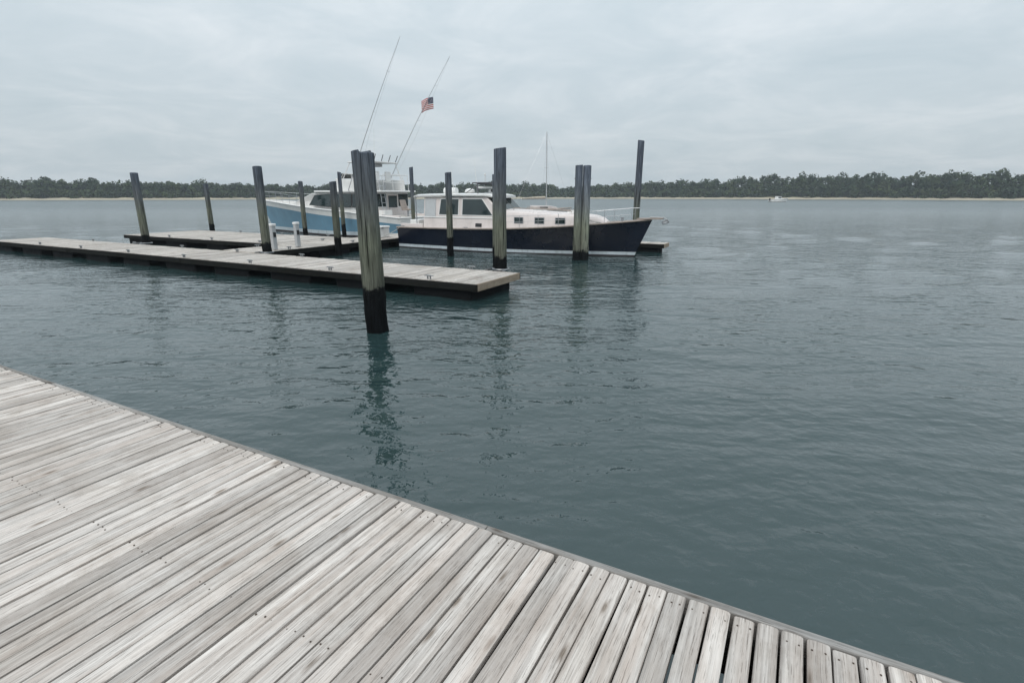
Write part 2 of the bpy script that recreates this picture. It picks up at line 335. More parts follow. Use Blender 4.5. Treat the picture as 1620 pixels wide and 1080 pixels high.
def top_h(a):     # crown height by azimuth: lower on the left, a dip right of centre, higher to the right
    x = 810 + 864 * math.tan(R(a))
    return float(np.interp(x, [-200, 200, 405, 560, 760, 870, 890, 940, 1000, 1090, 1215, 1400, 1620, 1900], [9, 8.2, 7.2, 6.6, 8.4, 8.0, 5.4, 7.4, 9.2, 9.6, 12.2, 12.8, 11.5, 11]))
def woodland():
    V = []; 
    for row, off in enumerate((12, 17, 23, 31, 40)):
        a = -66 + row*.2
        while a < 66:
            H = top_h(a) * random.uniform(.74, 1.06) * (1 + .10*math.sin(a*2.3) + .07*math.sin(a*5.9 + 1)) * (.62 if row == 0 and random.random() < .6 else 1) * (.55 if row == 0 else 1.0)
            if random.random() < .06: H *= 1.12
            rr = shore_r(a) + off + random.uniform(-3, 3); c = np.array([rr*math.sin(R(a)), rr*math.cos(R(a)), 1.3])
            cw = random.uniform(2.2, 4.0); n = int(150 + 26*cw)
            # sub-clumps give the crown an uneven outline
            k = random.randint(7, 10)
            cl = np.stack([rng.normal(0, cw*.45, k), rng.normal(0, cw*.45, k), rng.uniform(.08, .88, k) * H], -1); cl[0] = (0, 0, H*.86)
            cr = rng.uniform(.9, 1.7, k) * cw / 2.6
            idx = rng.integers(0, k, n); dirs = rng.normal(0, 1, (n, 3)); dirs /= np.linalg.norm(dirs, axis=1)[:, None]
            p = c + cl[idx] + dirs * (cr[idx] * rng.uniform(.55, 1.05, n))[:, None]
            p[:, 2] = np.maximum(p[:, 2], 1.0)
            nrm = dirs + rng.normal(0, .5, (n, 3)) + [0, 0, .3]; nrm /= np.linalg.norm(nrm, axis=1)[:, None]
            t1 = np.cross(nrm, rng.normal(0, 1, (n, 3))); t1 /= np.linalg.norm(t1, axis=1)[:, None]; t2 = np.cross(nrm, t1)
            s = rng.uniform(.35, .75, n)[:, None]
            V.append(np.stack([p - t1*s, p - t2*s*.8, p + t1*s, p + t2*s*.8], 1))
            a += random.uniform(.32, .62)
    V = np.concatenate(V).reshape(-1, 3); nq = len(V)//4
    me = bpy.data.meshes.new('woodland'); me.vertices.add(len(V)); me.vertices.foreach_set('co', V.astype(np.float32).ravel())
    me.loops.add(len(V)); me.loops.foreach_set('vertex_index', np.arange(len(V), dtype=np.int32))
    me.polygons.add(nq); me.polygons.foreach_set('loop_start', np.arange(0, len(V), 4, dtype=np.int32))
    me.update(calc_edges=True); me.materials.append(M['leaf'])
    tag(link_mesh('far_woodland', me), 'dark green wood lining the far shore along the horizon', 'woodland', kind='stuff')
woodland()

# ------------------------------------------------------------------ the near dock
def board_mesh(name, length, width, thick, mat, segs=9, wob=.0016, seed=0):
    """one plank along local Y from 0 to length, rounded worn edges, slightly wavy; top at z = 0"""
    r = random.Random(seed); mb = MB(); rings = []
    prof = [(-.5, -1), (-.5, -.16), (-.42, -.02), (-.2, .018), (.2, .018), (.42, -.02), (.5, -.16), (.5, -1)]
    ph = [r.uniform(0, 6.28) for _ in range(6)]
    for i in range(segs + 1):
        y = length * i / segs; e = wob * (math.sin(y*2.1 + ph[0]) + .6*math.sin(y*5.3 + ph[1])); wv = 1 + .012*math.sin(y*3.3 + ph[2])
        zc = .0018 * math.sin(y*1.7 + ph[3]); cup = .0016 * math.sin(ph[4])
        ey = r.uniform(-.004, .004) if i in (0, segs) else 0
        rings.append([(a*width*wv + e, y + ey, b*thick + zc + cup*(abs(a)*2)**2*(b > -.5)) for a, b in prof])
    mb.loft(rings, True, True); me = mb.mesh(name, mat, True); me.set_sharp_from_angle(angle=R(50)); return me

DECK = .55; PITCH = .0925; V_IN, V_OUT = -1.42, 2.118
dock = empty('timber_dock', W(0, 0, 0), YAW)     # local x = -u, local y = v
tag(dock, 'weathered grey plank dock filling the foreground along the water', 'dock')
variants = [board_mesh('plank', V_OUT - V_IN, .0925 - random.uniform(.0085, .0145), .036, M['deck'], seed=i) for i in range(10)]
short = board_mesh('plank', V_OUT - V_IN - .055, .084, .036, M['deck'], seed=77)
u = -2.6; i = 0; nails = MB()
while u < 13.5:
    me = variants[random.randrange(10)] if abs(u - 2.11) > PITCH*.5 else short
    o = link_mesh('plank', me, dock, (-u, V_IN + random.uniform(-.012, .004), DECK + random.uniform(-.0022, .0022)), random.gauss(0, .0006))
    o.rotation_euler.y = random.gauss(0, .009)
    if random.random() < .5:                      # turn some planks end for end for variety
        o.rotation_euler.z += math.pi; o.location.y += V_OUT - V_IN
    for vy in (V_OUT - .06, 1.15, .15, -1.2):
        for sx in (-.024, .022):
            nx, ny = -u + sx + random.gauss(0, .003), vy + random.gauss(0, .006)
            nails.add([(nx + .0042*math.cos(k*math.pi/3), ny + .0042*math.sin(k*math.pi/3), DECK + .0012) for k in range(6)] +
                      [(nx + .0042*math.cos(k*math.pi/3), ny + .0042*math.sin(k*math.pi/3), DECK - .006) for k in range(6)],
                      [(0,1,2,3,4,5)] + [(k, (k+1) % 6, 6+(k+1) % 6, 6+k) for k in range(6)])
    u += PITCH; i += 1
tag(nails.build('nail_heads', M['nail'], dock), kind='stuff')
def edge_boards(parent, y0, y1, z0, z1, x0, x1, piece, m, name, bevel=.006):
    x = x0
    while x < x1:
        xe = min(x + piece, x1); c = (x+xe)/2
        MB().box(x + .003 - c, xe - .003 - c, y0, y1, z0, z1).build(name, m, parent, bevel=bevel, loc=(c, random.uniform(-.002, .002), random.uniform(-.003, .003)))
        x = xe
edge_boards(dock, 2.127, 2.168, DECK - .19, DECK - .006, -13.5, 2.65, 2.44, M['trim'], 'rim_board')
edge_boards(dock, 2.171, 2.209, DECK - .24, DECK - .040, -12.3, 2.65, 3.65, M['trim'], 'fascia_board')
edge_boards(dock, -1.47, -1.43, DECK - .2, DECK - .003, -13.5, 2.65, 3.05, M['trim'], 'rim_board')
for y in (-1.2, .15, 1.15, 2.03):
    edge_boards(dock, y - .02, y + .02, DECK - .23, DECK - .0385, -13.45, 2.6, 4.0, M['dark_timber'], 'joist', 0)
for k in range(6):
    MB().box(-.65, .65, -1.35, 2.08, -.25, DECK - .235).build('float_drum', M['float_drum'], dock, bevel=.05, loc=(1.7 - k*2.8, 0, 0))

# ------------------------------------------------------------------ floats beyond the open water
def cleat(parent, loc, rz=0.0):
    c = MB(); c.tube([(-.13, 0, .075), (-.07, 0, .085), (.07, 0, .085), (.13, 0, .075)], [.010, .016, .016, .010], 6)
    c.box(-.05, -.025, -.015, .015, 0, .08); c.box(.025, .05, -.015, .015, 0, .08)
    return c.build('cleat', M['galv'], parent, loc=loc, rz=rz)

def float_pier(name, label, loc, rz, length, width, group=None, top=.40, end_trim=True):
    """planks across local x; the pier runs along +x from 0 to length, and along y from 0 to width"""
    t = empty(name, loc, rz); tag(t, label, 'dock', group)
    pl = [board_mesh('plank', width - .03, .140 - random.uniform(.006, .012), .038, M['float_deck'], segs=3, seed=100+i) for i in range(6)]
    x = .12
    while x < length - .05:
        o = link_mesh('plank', pl[random.randrange(6)], t, (x, .015, top + random.uniform(-.004, .004)), random.gauss(0, .003)); o.rotation_euler.y = random.gauss(0, .012)
        x += .145
    for y0, y1 in ((-.035, .008), (width - .008, width + .035)):
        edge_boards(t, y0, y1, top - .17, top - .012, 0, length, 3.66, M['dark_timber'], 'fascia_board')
    MB().box(-.002, .042, .010, width - .010, top - .17, top - .006).build('end_board', M['tan_timber'], t, bevel=.008)
    n = int(length // 2.4)
    for k in range(n):
        MB().box(-.8, .8, .05, width - .05, -.22, top - .05).build('float_drum', M['float_drum'], t, bevel=.06, loc=(1.05 + k*(length - 2.1)/max(1, n-1), 0, 0))
    for k in range(int(length // 3.2)):
        for y in (.10, width - .10): cleat(t, (1.4 + 3.2*k, y, top + .004))
    return t
# local x -> +u (rotation 152 deg) has local y -> -v, so give the far edge as the origin
FU = math.pi - R(28)
long_float = float_pier('finger_float', 'long pale-planked float crossing behind the nearest piling', W(6.1, 11.9), FU, 25.0, 2.05)
float_pier('walkway_float', 'pale walkway float running back from the long float past the boat sterns', W(16.25, 11.96), R(62), 22.0, 1.95)
float_pier('finger_float', 'broad pale float lying before the light blue hull', W(18.28, 18.45), FU, 11.5, 3.9)
float_pier('finger_float', 'short dark float end showing past the bow of the navy boat', W(4.75, 23.25), FU, 11.4, .95, top=.36)

# ------------------------------------------------------------------ pilings
def pile_mesh(r, top, seed, lean=(0, 0), nseg=26, cut=.02, mat='pile', notch=0.0):
    q = random.Random(seed); mb = MB(); rings = []
    checks = [(q.uniform(0, 6.28), q.uniform(.05, .10), q.uniform(.05, .10)) for _ in range(4)]
    ph = [q.uniform(0, 6.28) for _ in range(5)]
    ca = q.uniform(0, 6.28)
    hs = [-2.5, -.4, 0, .2, .4, .6, .75] + [.75 + (top - .75) * j / 8 for j in range(1, 9)]
    for h in hs:
        ring = []
        for k in range(nseg):
            a = 2*math.pi*k/nseg
            rr = r * (1 + .03*math.sin(2*a + ph[0] + h*.5) + .018*math.sin(3*a + ph[1] - h*.8) + .014*math.sin(h*3 + ph[2]) - .012*h)
            if h < .7: rr += .012*math.sin(5*a + h*9 + ph[3]) + .008*math.sin(9*a - h*15)      # mussels and weed
            else:
                for (ac, wd, dp) in checks:
                    da = abs((a - ac + math.pi) % (2*math.pi) - math.pi)
                    if da < .13: rr -= r * dp * min(1, (h - .6)*.8)
            z = h + (cut * math.cos(a - ca) if h == hs[-1] else 0) - (notch if h == hs[-1] and math.cos(a + .35) > .30 else 0)
            ring.append((rr*math.cos(a) + lean[0]*h, rr*math.sin(a) + lean[1]*h, z))
        rings.append(ring)
    # slightly domed, worn head
    last = rings[-1]; cx = sum(p[0] for p in last)/nseg; cy = sum(p[1] for p in last)/nseg
    rings.append([(cx + (p[0]-cx)*.93, cy + (p[1]-cy)*.93, p[2] + .008) for p in last])
    mb.loft(rings, True, True); me = mb.mesh('pile', M[mat], True); me.set_sharp_from_angle(angle=R(42)); return me
GP = 'mooring pilings standing in the marina'
def piling(loc, r, top, seed, label, lean=(0, 0), mat='pile', notch=0.0):
    o = link_mesh('piling', pile_mesh(r, top, seed, lean, mat=mat, notch=notch, nseg=40 if notch else 26), None, loc); tag(o, label, 'piling', GP); return o
def pile_hoop(pier, loc, r, z, gap=.05):
    q = pier.matrix_basis.inverted() @ Vector(loc); h = MB(); R_ = r + gap
    h.tube([(q.x + R_*math.cos(a*math.pi/10), q.y + R_*math.sin(a*math.pi/10), z) for a in range(21)], .022, 6, False)
    y0 = 0.0 if q.y < .5 else None
    if y0 is not None:
        for sx in (-1, 1): h.tube([(q.x + sx*R_, q.y, z), (q.x + sx*(R_ + .05), .06, z)], .022, 6)
    return h.build('pile_hoop', M['galv'], pier, smooth=True)
def double_piling(loc, r1, t1, off, r2, t2, seed, label, lean=(0, 0), mat='pile'):
    t = empty('double_piling', loc); tag(t, label, 'piling', GP)
    link_mesh('pile', pile_mesh(r1, t1, seed, lean, cut=.012, mat=mat), t); link_mesh('pile', pile_mesh(r2, t2, seed+1, lean, cut=.012, mat=mat), t, (off[0], off[1], 0))
    d = Vector((off[0], off[1], 0)); n = d.normalized()
    for z in (t1 - .45, t1*.55):
        MB().tube([(-n.x*(r1+.03) + lean[0]*z, -n.y*(r1+.03) + lean[1]*z, z), (d.x + n.x*(r2+.03) + lean[0]*z, d.y + n.y*(r2+.03) + lean[1]*z, z)], .013, 6).build('through_bolt', M['galv'], t)
    return t
piling((-2.37, 8.97, 0), .182, 2.99, 11, 'thick green-grey weathered piling standing alone in the open water nearest the dock', lean=(-.013, 0), mat='front_pile', notch=.055)
piling((-.30, 13.98, 0), .165, 3.43, 21, 'tall dark piling at the outer end of the long pale float')
bpy.context.view_layer.update()
pile_hoop(long_float, (-.30, 13.98, 0), .165, .42)
pile_hoop(long_float, W(15.98, 12.14), .15, .42)
pile_hoop(long_float, W(23.5, 12.25), .15, .42)
piling((-.50, 17.0, 0), .12, 2.93, 22, 'thin piling half hidden behind the tall one at the float end')
double_piling((2.40, 19.72, 0), .145, 3.33, (.29, .02), .15, 3.31, 31, 'pair of stout grey pilings standing together before the navy hull', mat='pale_pile')
piling((-2.41, 20.76, 0), .125, 3.12, 41, 'slim grey piling before the cabin windows of the navy boat')
piling(W(15.98, 12.14), .15, 3.2, 51, 'piling behind the long float, at the corner of the walkway')
piling(W(16.0, 15.4), .135, 2.80, 61, 'short dark piling beside the walkway, nearest the thick piling on its left')
piling((-10.40, 26.95, 0), .115, 2.95, 71, 'slim brown piling standing against the middle of the light blue hull')
piling(W(22.32, 22.0), .11, 3.5, 81, 'thin piling showing just left of the thick green-grey piling, before the light blue hull')
piling(W(18.36, 23.2), .11, 3.72, 91, 'thin piling just right of the white flybridge')
piling((5.31, 23.11, 0), .135, 4.47, 101, 'tallest slender dark piling rising beyond the bow of the navy boat', lean=(.006, 0))
piling(W(23.5, 12.25), .15, 3.15, 111, 'piling beside the long float at the far left')
piling(W(29.5, 19.0), .13, 2.9, 121, 'distant slim piling left of the light blue bow')

# ------------------------------------------------------------------ boats
class Hull:
    def __init__(s, L, B, sheer, rake, wf=(.93, .5), full=2.3, tr=.88, flare=1.5, draft=.5, xo=0.0):
        s.xo = xo; s.L, s.B, s.sheer, s.rake, s.wf, s.full, s.tr, s.flare, s.draft = L, B, sheer, rake, wf, full, tr, flare, draft
    def b(s, t):
        k = max(0, (t - .42)/.58); return s.B/2 * (1 - k**s.full) * (s.tr + (1-s.tr)*min(1, t/.4)**.8)
    def P(s, t, z, side, out=0.0):
        sh = s.sheer(t); bb = s.b(t); wf = s.wf[0] + (s.wf[1]-s.wf[0]) * max(0, (t-.35)/.65)**1.4
        if z >= 0: y = bb*(wf + (1-wf)*min(1.15, z/sh)**s.flare)
        else: y = bb*wf*math.sqrt(max(0, 1 - (z/-s.draft)**2))
        x = s.xo - s.L/2 + s.L*t + s.rake*(z/s.sheer(1))*t**7 
        return Vector((x, side*(y + out*(1 if t < .999 else 0)), z))
    def strip(s, lo, hi, rows, n=40, out=0.0):    # skin between two height functions, both sides and the transom
        mb = MB(); ts = [1 - (1 - i/n)**1.35 for i in range(n+1)]
        for side in (1, -1):
            mb.loft([[s.P(t, lo(t) + (hi(t)-lo(t))*j/rows, side, out) for j in range(rows+1)] for t in ts])
        mb.loft([[s.P(0, lo(0) + (hi(0)-lo(0))*j/rows, sd, out) for j in range(rows+1)] for sd in (1, .5, 0, -.5, -1)])
        return mb
    def deck(s, drop, t0=0.0, t1=1.0, n=30, inset=.01):
        mb = MB(); rings = []
        for i in range(n+1):
            t = t0 + (t1-t0)*i/n; z = s.sheer(t) - drop; p = s.P(t, z, 1); y = max(0, p.y - inset)
            rings.append([(p.x, y*k, z + .03*(1-k*k)*min(1, y)) for k in (-1, -.5, 0, .5, 1)])
        return mb.loft(rings)
    def along(s, side, dz, inset, t0, t1, n=24):
        pts = []
        for i in range(n+1):
            t = t0 + (t1-t0)*i/n; p = s.P(t, s.sheer(t), side); yy = max(0, abs(p.y) - inset); pts.append(Vector((p.x, side*yy, p.z + dz)))
        return pts
def boat_hull(root, h, m_hull, m_boot, m_bot, z1=.03, z2=.15, rail=None, deck_m=None, drop=.06, band=0.0):
    h.strip(lambda t: z2, lambda t: h.sheer(t) - band, 8).build('hull', m_hull, root, smooth=True)
    if band: h.strip(lambda t: h.sheer(t) - band, h.sheer, 2).build('sheer_band', rail, root, smooth=True)
    h.strip(lambda t: z1, lambda t: z2, 1).build('boot_stripe', m_boot, root, smooth=True)
    h.strip(lambda t: -h.draft, lambda t: z1, 5).build('bottom', m_bot, root, smooth=True)
    h.deck(drop).build('deck', deck_m or M['deckpaint'], root, smooth=True)
    if rail:
        for side in (1, -1):
            MB().tube(h.along(side, .012, -.012, 0, .996, 40), .034, 8).build('toe_rail', rail, root, smooth=True)
        MB().tube([h.P(0, h.sheer(0)+.012, 1, .012), h.P(0, h.sheer(0)+.012, -1, .012)], .034, 8).build('toe_rail', rail, root, smooth=True)
def prism(prof, wfun, n=1):
    """solid from a side profile (x, z) polygon; half width by wfun(x, z)"""
    mb = MB(); a = [(x, wfun(x, z), z) for x, z in prof]; b_ = [(x, -wfun(x, z), z) for x, z in prof]; k = len(prof)
    return mb.add(a + b_, [tuple(range(k)), tuple(range(2*k-1, k-1, -1))] + [(i, (i+1) % k, k+(i+1) % k, k+i) for i in range(k)])
def side_pane(root, poly, wfun, side, m, name='window', frame=None, thick=.014, grow=.035):
    """a window on a cabin side: a raised frame and a pane proud of it"""
    cx = sum(p[0] for p in poly)/len(poly); cz = sum(p[1] for p in poly)/len(poly)
    def at(pl, o): return [(x, side*(wfun(x, z) + o), z) for x, z in pl]
    if frame:
        gp = []
        for x, z in poly:
            gp.append((x + math.copysign(grow, x-cx), z + math.copysign(grow, z-cz)))
        f = MB().slab(at(gp, .002), (0, side*thick*.7, 0)).build(name, frame, root)
        return MB().slab(at(poly, .004), (0, side*thick, 0)).build('pane', m, f)
    return MB().slab(at(poly, .003), (0, side*thick, 0)).build(name, m, root)
def quad_pane(root, pts, m, name='windshield_pane', off=.012):
    p = [Vector(q) for q in pts]; n = (p[1]-p[0]).cross(p[2]-p[1]).normalized()
    return MB().slab([q + n*.003 for q in p], n*off).build(name, m, root)
def stanchion_rail(root, pts_low, h, r=.013, every=4, mid=True, name='bow_rail', m=None):
    m = m or M['steel']; top = [p + Vector((0, 0, h)) for p in pts_low]; mb = MB().tube(top, r, 6)
    if mid: mb.tube([p + Vector((0, 0, h*.52)) for p in pts_low], r*.6, 5)
    for i in range(0, len(pts_low), every): mb.tube([pts_low[i], top[i]], r*.9, 6)
    return mb.build(name, m, root, smooth=True)

# --- the navy down-east cruiser
nb = empty('cabin_cruiser', W(10.6, 20.5), YAW)    # +x = bow, -y = side towards the camera
tag(nb, 'navy hulled cabin cruiser with cream cabin lying along the slip, bow to the right', 'boat')
H1 = Hull(10.6, 3.15, lambda t: .90 + .03*t + .47*t**3.0, .62, wf=(.93, .42), full=2.4, draft=.55, xo=-.2)
boat_hull(nb, H1, M['navy'], M['boot'], M['bottom'], .05, .17, M['teak'])
def w_tr(x, z): return max(.32, 1.02 - .62*max(0, (x - .2)/3.9)**1.7) * (1 - .10*max(0, z - 1.0))
trk = [(-.35, .88), (3.95, 1.02), (4.02, 1.18), (3.86, 1.47), (3.2, 1.57), (1.5, 1.66), (-.35, 1.70)]
# trunk cabin, finely lofted along its length
def trunk():
    mb = MB(); rings = []
    for i in range(19):
        x = -.35 + 4.35*i/18; k = max(0, (x - 3.3)/.72); zt = 1.70 - .05*max(0, x) - .22*k**2.5; w0 = w_tr(x, 1.1) * (1 - .35*k**3); zb = .86
        rings.append([(x, -w0, zb), (x, -w0*.965, zt - .16), (x, -w0*.90, zt - .05), (x, -w0*.75, zt), (x, 0, zt + .05), (x, w0*.75, zt), (x, w0*.90, zt - .05), (x, w0*.965, zt - .16), (x, w0, zb)])
    return mb.loft(rings, False, True)
trunk().build('trunk_cabin', M['cream'], nb, smooth=True)
def wt(x, z): return w_tr(x, 1.1) * .985
for side in (-1, 1):
    for x0 in (.35, 1.25, 2.1):
        side_pane(nb, [(x0, 1.22), (x0+.36, 1.22), (x0+.36, 1.42), (x0, 1.42)], wt, side, M['glass'], 'portlight', M['steel'], grow=.025)
for x0, y0 in ((2.35, 0), (.75, 0)):
    ht = MB().box(x0, x0+.5, -.26, .26, 1.6, 1.715).build('deck_hatch', M['white'], nb, bevel=.02)
    MB().box(x0+.05, x0+.45, -.21, .21, 1.70, 1.722).build('pane', M['glass'], ht)
for side in (-1, 1):
    MB().tube([(.1, side*.62, 1.72), (.14, side*.61, 1.80), (2.6, side*.46, 1.70), (2.64, side*.46, 1.62)], .016, 6).build('hand_rail', M['teak'], nb, smooth=True)
# deckhouse
def wh(x, z): return 1.20 - .12*max(0, z - .9)
house = [(-4.15, .84), (-.12, .84), (-.12, 1.50), (-.95, 2.24), (-4.15, 2.20)]
prism(house, wh).build('deckhouse', M['cream'], nb, bevel=.03)
for side in (-1, 1):
    side_pane(nb, [(-3.30, 1.50), (-2.32, 1.50), (-2.32, 2.14), (-3.22, 2.14)], wh, side, M['glass'], 'window', M['white'])
    side_pane(nb, [(-2.10, 1.50), (-.62, 1.50), (-1.16, 2.14), (-2.10, 2.14)], wh, side, M['glass'], 'window', M['white'])
    side_pane(nb, [(-4.05, 1.38), (-3.52, 1.38), (-3.52, 2.12), (-4.05, 2.12)], wh, side, M['vinyl'], 'curtain', M['grey'], grow=.03)
    side_pane(nb, [(-1.42, 1.02), (-1.12, 1.02), (-1.12, 1.16), (-1.42, 1.16)], wh, side, M['black'], 'vent')
    side_pane(nb, [(-4.1, 1.36), (-.3, 1.36), (-.3, 1.405), (-4.1, 1.405)], wh, side, M['white'], 'rub_strake', thick=.02)
def fp(x, y, z): return (x, y, z)
for y0, y1 in ((-1.03, -.37), (-.31, .31), (.37, 1.03)):
    k0, k1 = .08, .92
    def wsp(y, k): return (-.12 - .83*k, y*(1 - .06*k), 1.50 + .74*k)
    quad_pane(nb, [wsp(y0, k0), wsp(y1, k0), wsp(y1, k1), wsp(y0, k1)], M['glass'])
rf = MB(); rings = []
for x, dz, wv in ((-4.75, -.035, 1.02), (-4.55, 0, 1.14), (-2.5, .03, 1.16), (-1.0, .02, 1.14), (-.70, -.02, 1.06), (-.62, -.05, .95)):
    rings.append([(x, -wv, 2.245+dz), (x, -wv-.01, 2.30+dz), (x, -wv*.8, 2.345+dz), (x, 0, 2.37+dz), (x, wv*.8, 2.345+dz), (x, wv+.01, 2.30+dz), (x, wv, 2.245+dz)])
rf.loft(rings, True, True); rf.build('roof', M['white'], nb, smooth=True)
for side in (-1, 1): MB().tube([(-4.6, side*1.05, .92), (-4.62, side*1.05, 2.24)], .022, 8).build('roof_post', M['steel'], nb)
# roof gear: mast frame, radar array, dome, searchlight, horns, life raft
MB().tube([(-1.55, -.72, 2.34), (-1.62, -.68, 2.76), (-1.62, .68, 2.76), (-1.55, .72, 2.34)], .028, 8).tube([(-2.25, -.72, 2.34), (-1.62, -.62, 2.74)], .018, 6).tube([(-2.25, .72, 2.34), (-1.62, .62, 2.74)], .018, 6).build('radar_arch', M['pewter'], nb, smooth=True)
MB().lathe([(.06, 0), (.10, .05), (.09, .16), (.05, .18)], (-1.35, 0, 2.37)).build('radar_pedestal', M['white'], nb, smooth=True)
MB().slab([(-1.62, -.62, 2.58), (-1.08, .62, 2.58), (-1.02, .60, 2.58), (-1.56, -.64, 2.58)], (0, 0, .085)).build('radar_array', M['white'], nb, bevel=.015)
MB().box(-1.95, -1.05, -.55, .55, 2.79, 2.835).build('arch_platform', M['pewter'], nb, bevel=.012)
MB().lathe([(.16, 0), (.23, .04), (.22, .13), (.13, .19), (.02, .21)], (-2.35, -.1, 2.385)).build('satellite_dome', M['white'], nb, smooth=True)
MB().tube([(-3.35, -.55, 2.48), (-2.75, -.55, 2.48)], [.15, .15], 14).build('life_raft_canister', M['white'], nb, smooth=True)
MB().lathe([(.05, 0), (.05, .08)], (-.95, -.45, 2.35)).tube([(-1.05, -.45, 2.49), (-.83, -.45, 2.49)], [.06, .085], 12).build('searchlight', M['black'], nb, smooth=True)
MB().tube([(-1.9, .6, 2.40), (-1.4, .6, 2.40)], [.02, .06], 10).tube([(-1.9, .42, 2.40), (-1.5, .42, 2.40)], [.02, .05], 10).build('air_horn', M['steel'], nb, smooth=True)
for y, L_ in ((-.95, 1.1), (.95, 1.5)):
    MB().tube([(-2.6, y, 2.34), (-2.75, y, 2.34 + L_)], [.014, .006], 6).build('whip_antenna', M['white'], nb)
MB().tube([(-1.62, 0, 2.83), (-1.62, 0, 3.12)], .014, 6).lathe([(.035, 0), (.035, .07), (.01, .09)], (-1.62, 0, 3.12), 8).build('mast_light', M['white'], nb)
# cockpit
for side in (-1, 1):
    MB().box(-5.4, -4.17, side*1.18 - .04, side*1.18 + .04, .84, 1.08).build('coaming', M['cream'], nb, bevel=.02)
MB().box(-5.35, -4.85, -.62, .62, .84, 1.22).build('stern_seat', M['white'], nb, bevel=.04)
pl = H1.along(-1, .02, .07, .52, .95, 24); pr = H1.along(1, .02, .07, .52, .95, 24)
stanchion_rail(nb, pl, .48, .010); stanchion_rail(nb, pr, .48, .010)
MB().tube([pl[-1] + Vector((0,0,.48)), pl[-1] + Vector((.25, .10, .48)), pr[-1] + Vector((.25, -.10, .48)), pr[-1] + Vector((0,0,.48))], .013, 6).build('bow_rail', M['steel'], nb, smooth=True)
bx = 5.1 + .62
pul = MB().slab([(bx - .55, -.20, 1.405), (bx + .40, -.10, 1.43), (bx + .40, .10, 1.43), (bx - .55, .20, 1.405)], (0, 0, .055)).build('bow_pulpit', M['teak'], nb, bevel=.012)
an = MB().tube([(bx - .1, 0, 1.50), (bx + .44, 0, 1.49), (bx + .56, 0, 1.40)], .022, 6)
an.slab([(bx + .56, -.02, 1.42), (bx + .62, 0, 1.30), (bx + .42, .16, 1.24), (bx + .36, .02, 1.34)], (.01, 0, .025)).slab([(bx + .56, .02, 1.42), (bx + .62, 0, 1.30), (bx + .42, -.16, 1.24), (bx + .36, -.02, 1.34)], (.01, 0, .025))
an.build('anchor', M['galv'], nb)
MB().lathe([(.10, 0), (.10, .06), (.05, .08), (.05, .14), (.09, .17), (.09, .2)], (4.55, 0, 1.28)).build('windlass', M['steel'], nb, smooth=True)
for t_, sd in ((.86, -1), (.86, 1), (.35, -1), (.02, -1), (.02, 1)):
    p = H1.along(sd, -.02, .16, t_, t_ + .001, 1)[0]; cleat(nb, p)

# --- the light blue sport fisher behind, bow to the left
sf = empty('sport_fishing_boat', W(25.05, 24.5), FU)  # +x = bow (away to the left), +y = side towards the camera
tag(sf, 'light blue hulled sport fishing boat with white flybridge and long outriggers, bow to the left', 'boat')
H2 = Hull(12.3, 4.0, lambda t: 1.10 + .90*t, 1.15, wf=(.9, .36), full=2.0, flare=1.45, draft=.7)
boat_hull(sf, H2, M['lightblue'], M['boot'], M['bottom'], .10, .30, M['white'], band=.33)
def w2(x, z): return (1.55 - .10*max(0, z - 1.2)) * (1 - .30*max(0, (x - .2)/2.9)**2)
h2 = [(-4.2, 1.02), (2.9, 1.5), (2.7, 1.86), (.75, 2.42), (-4.2, 2.46)]
prism(h2, w2).build('deckhouse', M['white'], sf, bevel=.04)
for side in (1, -1):
    for x0, x1, x2, x3 in ((-4.0, -2.55, -2.55, -4.0), (-2.44, -.95, -.95, -2.44), (-.84, .95, .45, -.84)):
        side_pane(sf, [(x0, 1.66), (x1, 1.76 if x1 > 0 else 1.66), (x2, 2.28 if x2 > 0 else 2.36), (x3, 2.36)], w2, side, M['glass'], 'window', M['black'], grow=.028)
def ws2(y, k): return (2.7 - 1.95*k, y*(1 - .2*(1-k)), 1.86 + .56*k)
for y0, y1 in ((-1.12, -.42), (-.36, .36), (.42, 1.12)):
    quad_pane(sf, [ws2(y0, .15), ws2(y1, .15), ws2(y1, .9), ws2(y0, .9)], M['glass'])
# aft bulkhead: panel, three windows, door
MB().box(-4.225, -4.203, -1.40, 1.40, 1.10, 1.62).build('bulkhead_panel', M['cream'], sf)
for y0, y1 in ((-1.38, -.52), (.55, 1.38)):
    f = MB().box(-4.222, -4.203, y0, y1, 1.68, 2.38).build('aft_window', M['black'], sf); MB().box(-4.232, -4.2225, y0 + .04, y1 - .04, 1.72, 2.34).build('pane', M['glass'], f)
dr = MB().box(-4.236, -4.2255, -.44, .47, 1.14, 2.36).build('cockpit_door', M['cream'], sf, bevel=.004)
MB().box(-4.246, -4.2365, -.36, .39, 1.62, 2.28).build('pane', M['glass'], dr); MB().tube([(-4.27, .40, 1.40), (-4.27, .40, 1.58)], .012, 6).build('handle', M['steel'], dr)
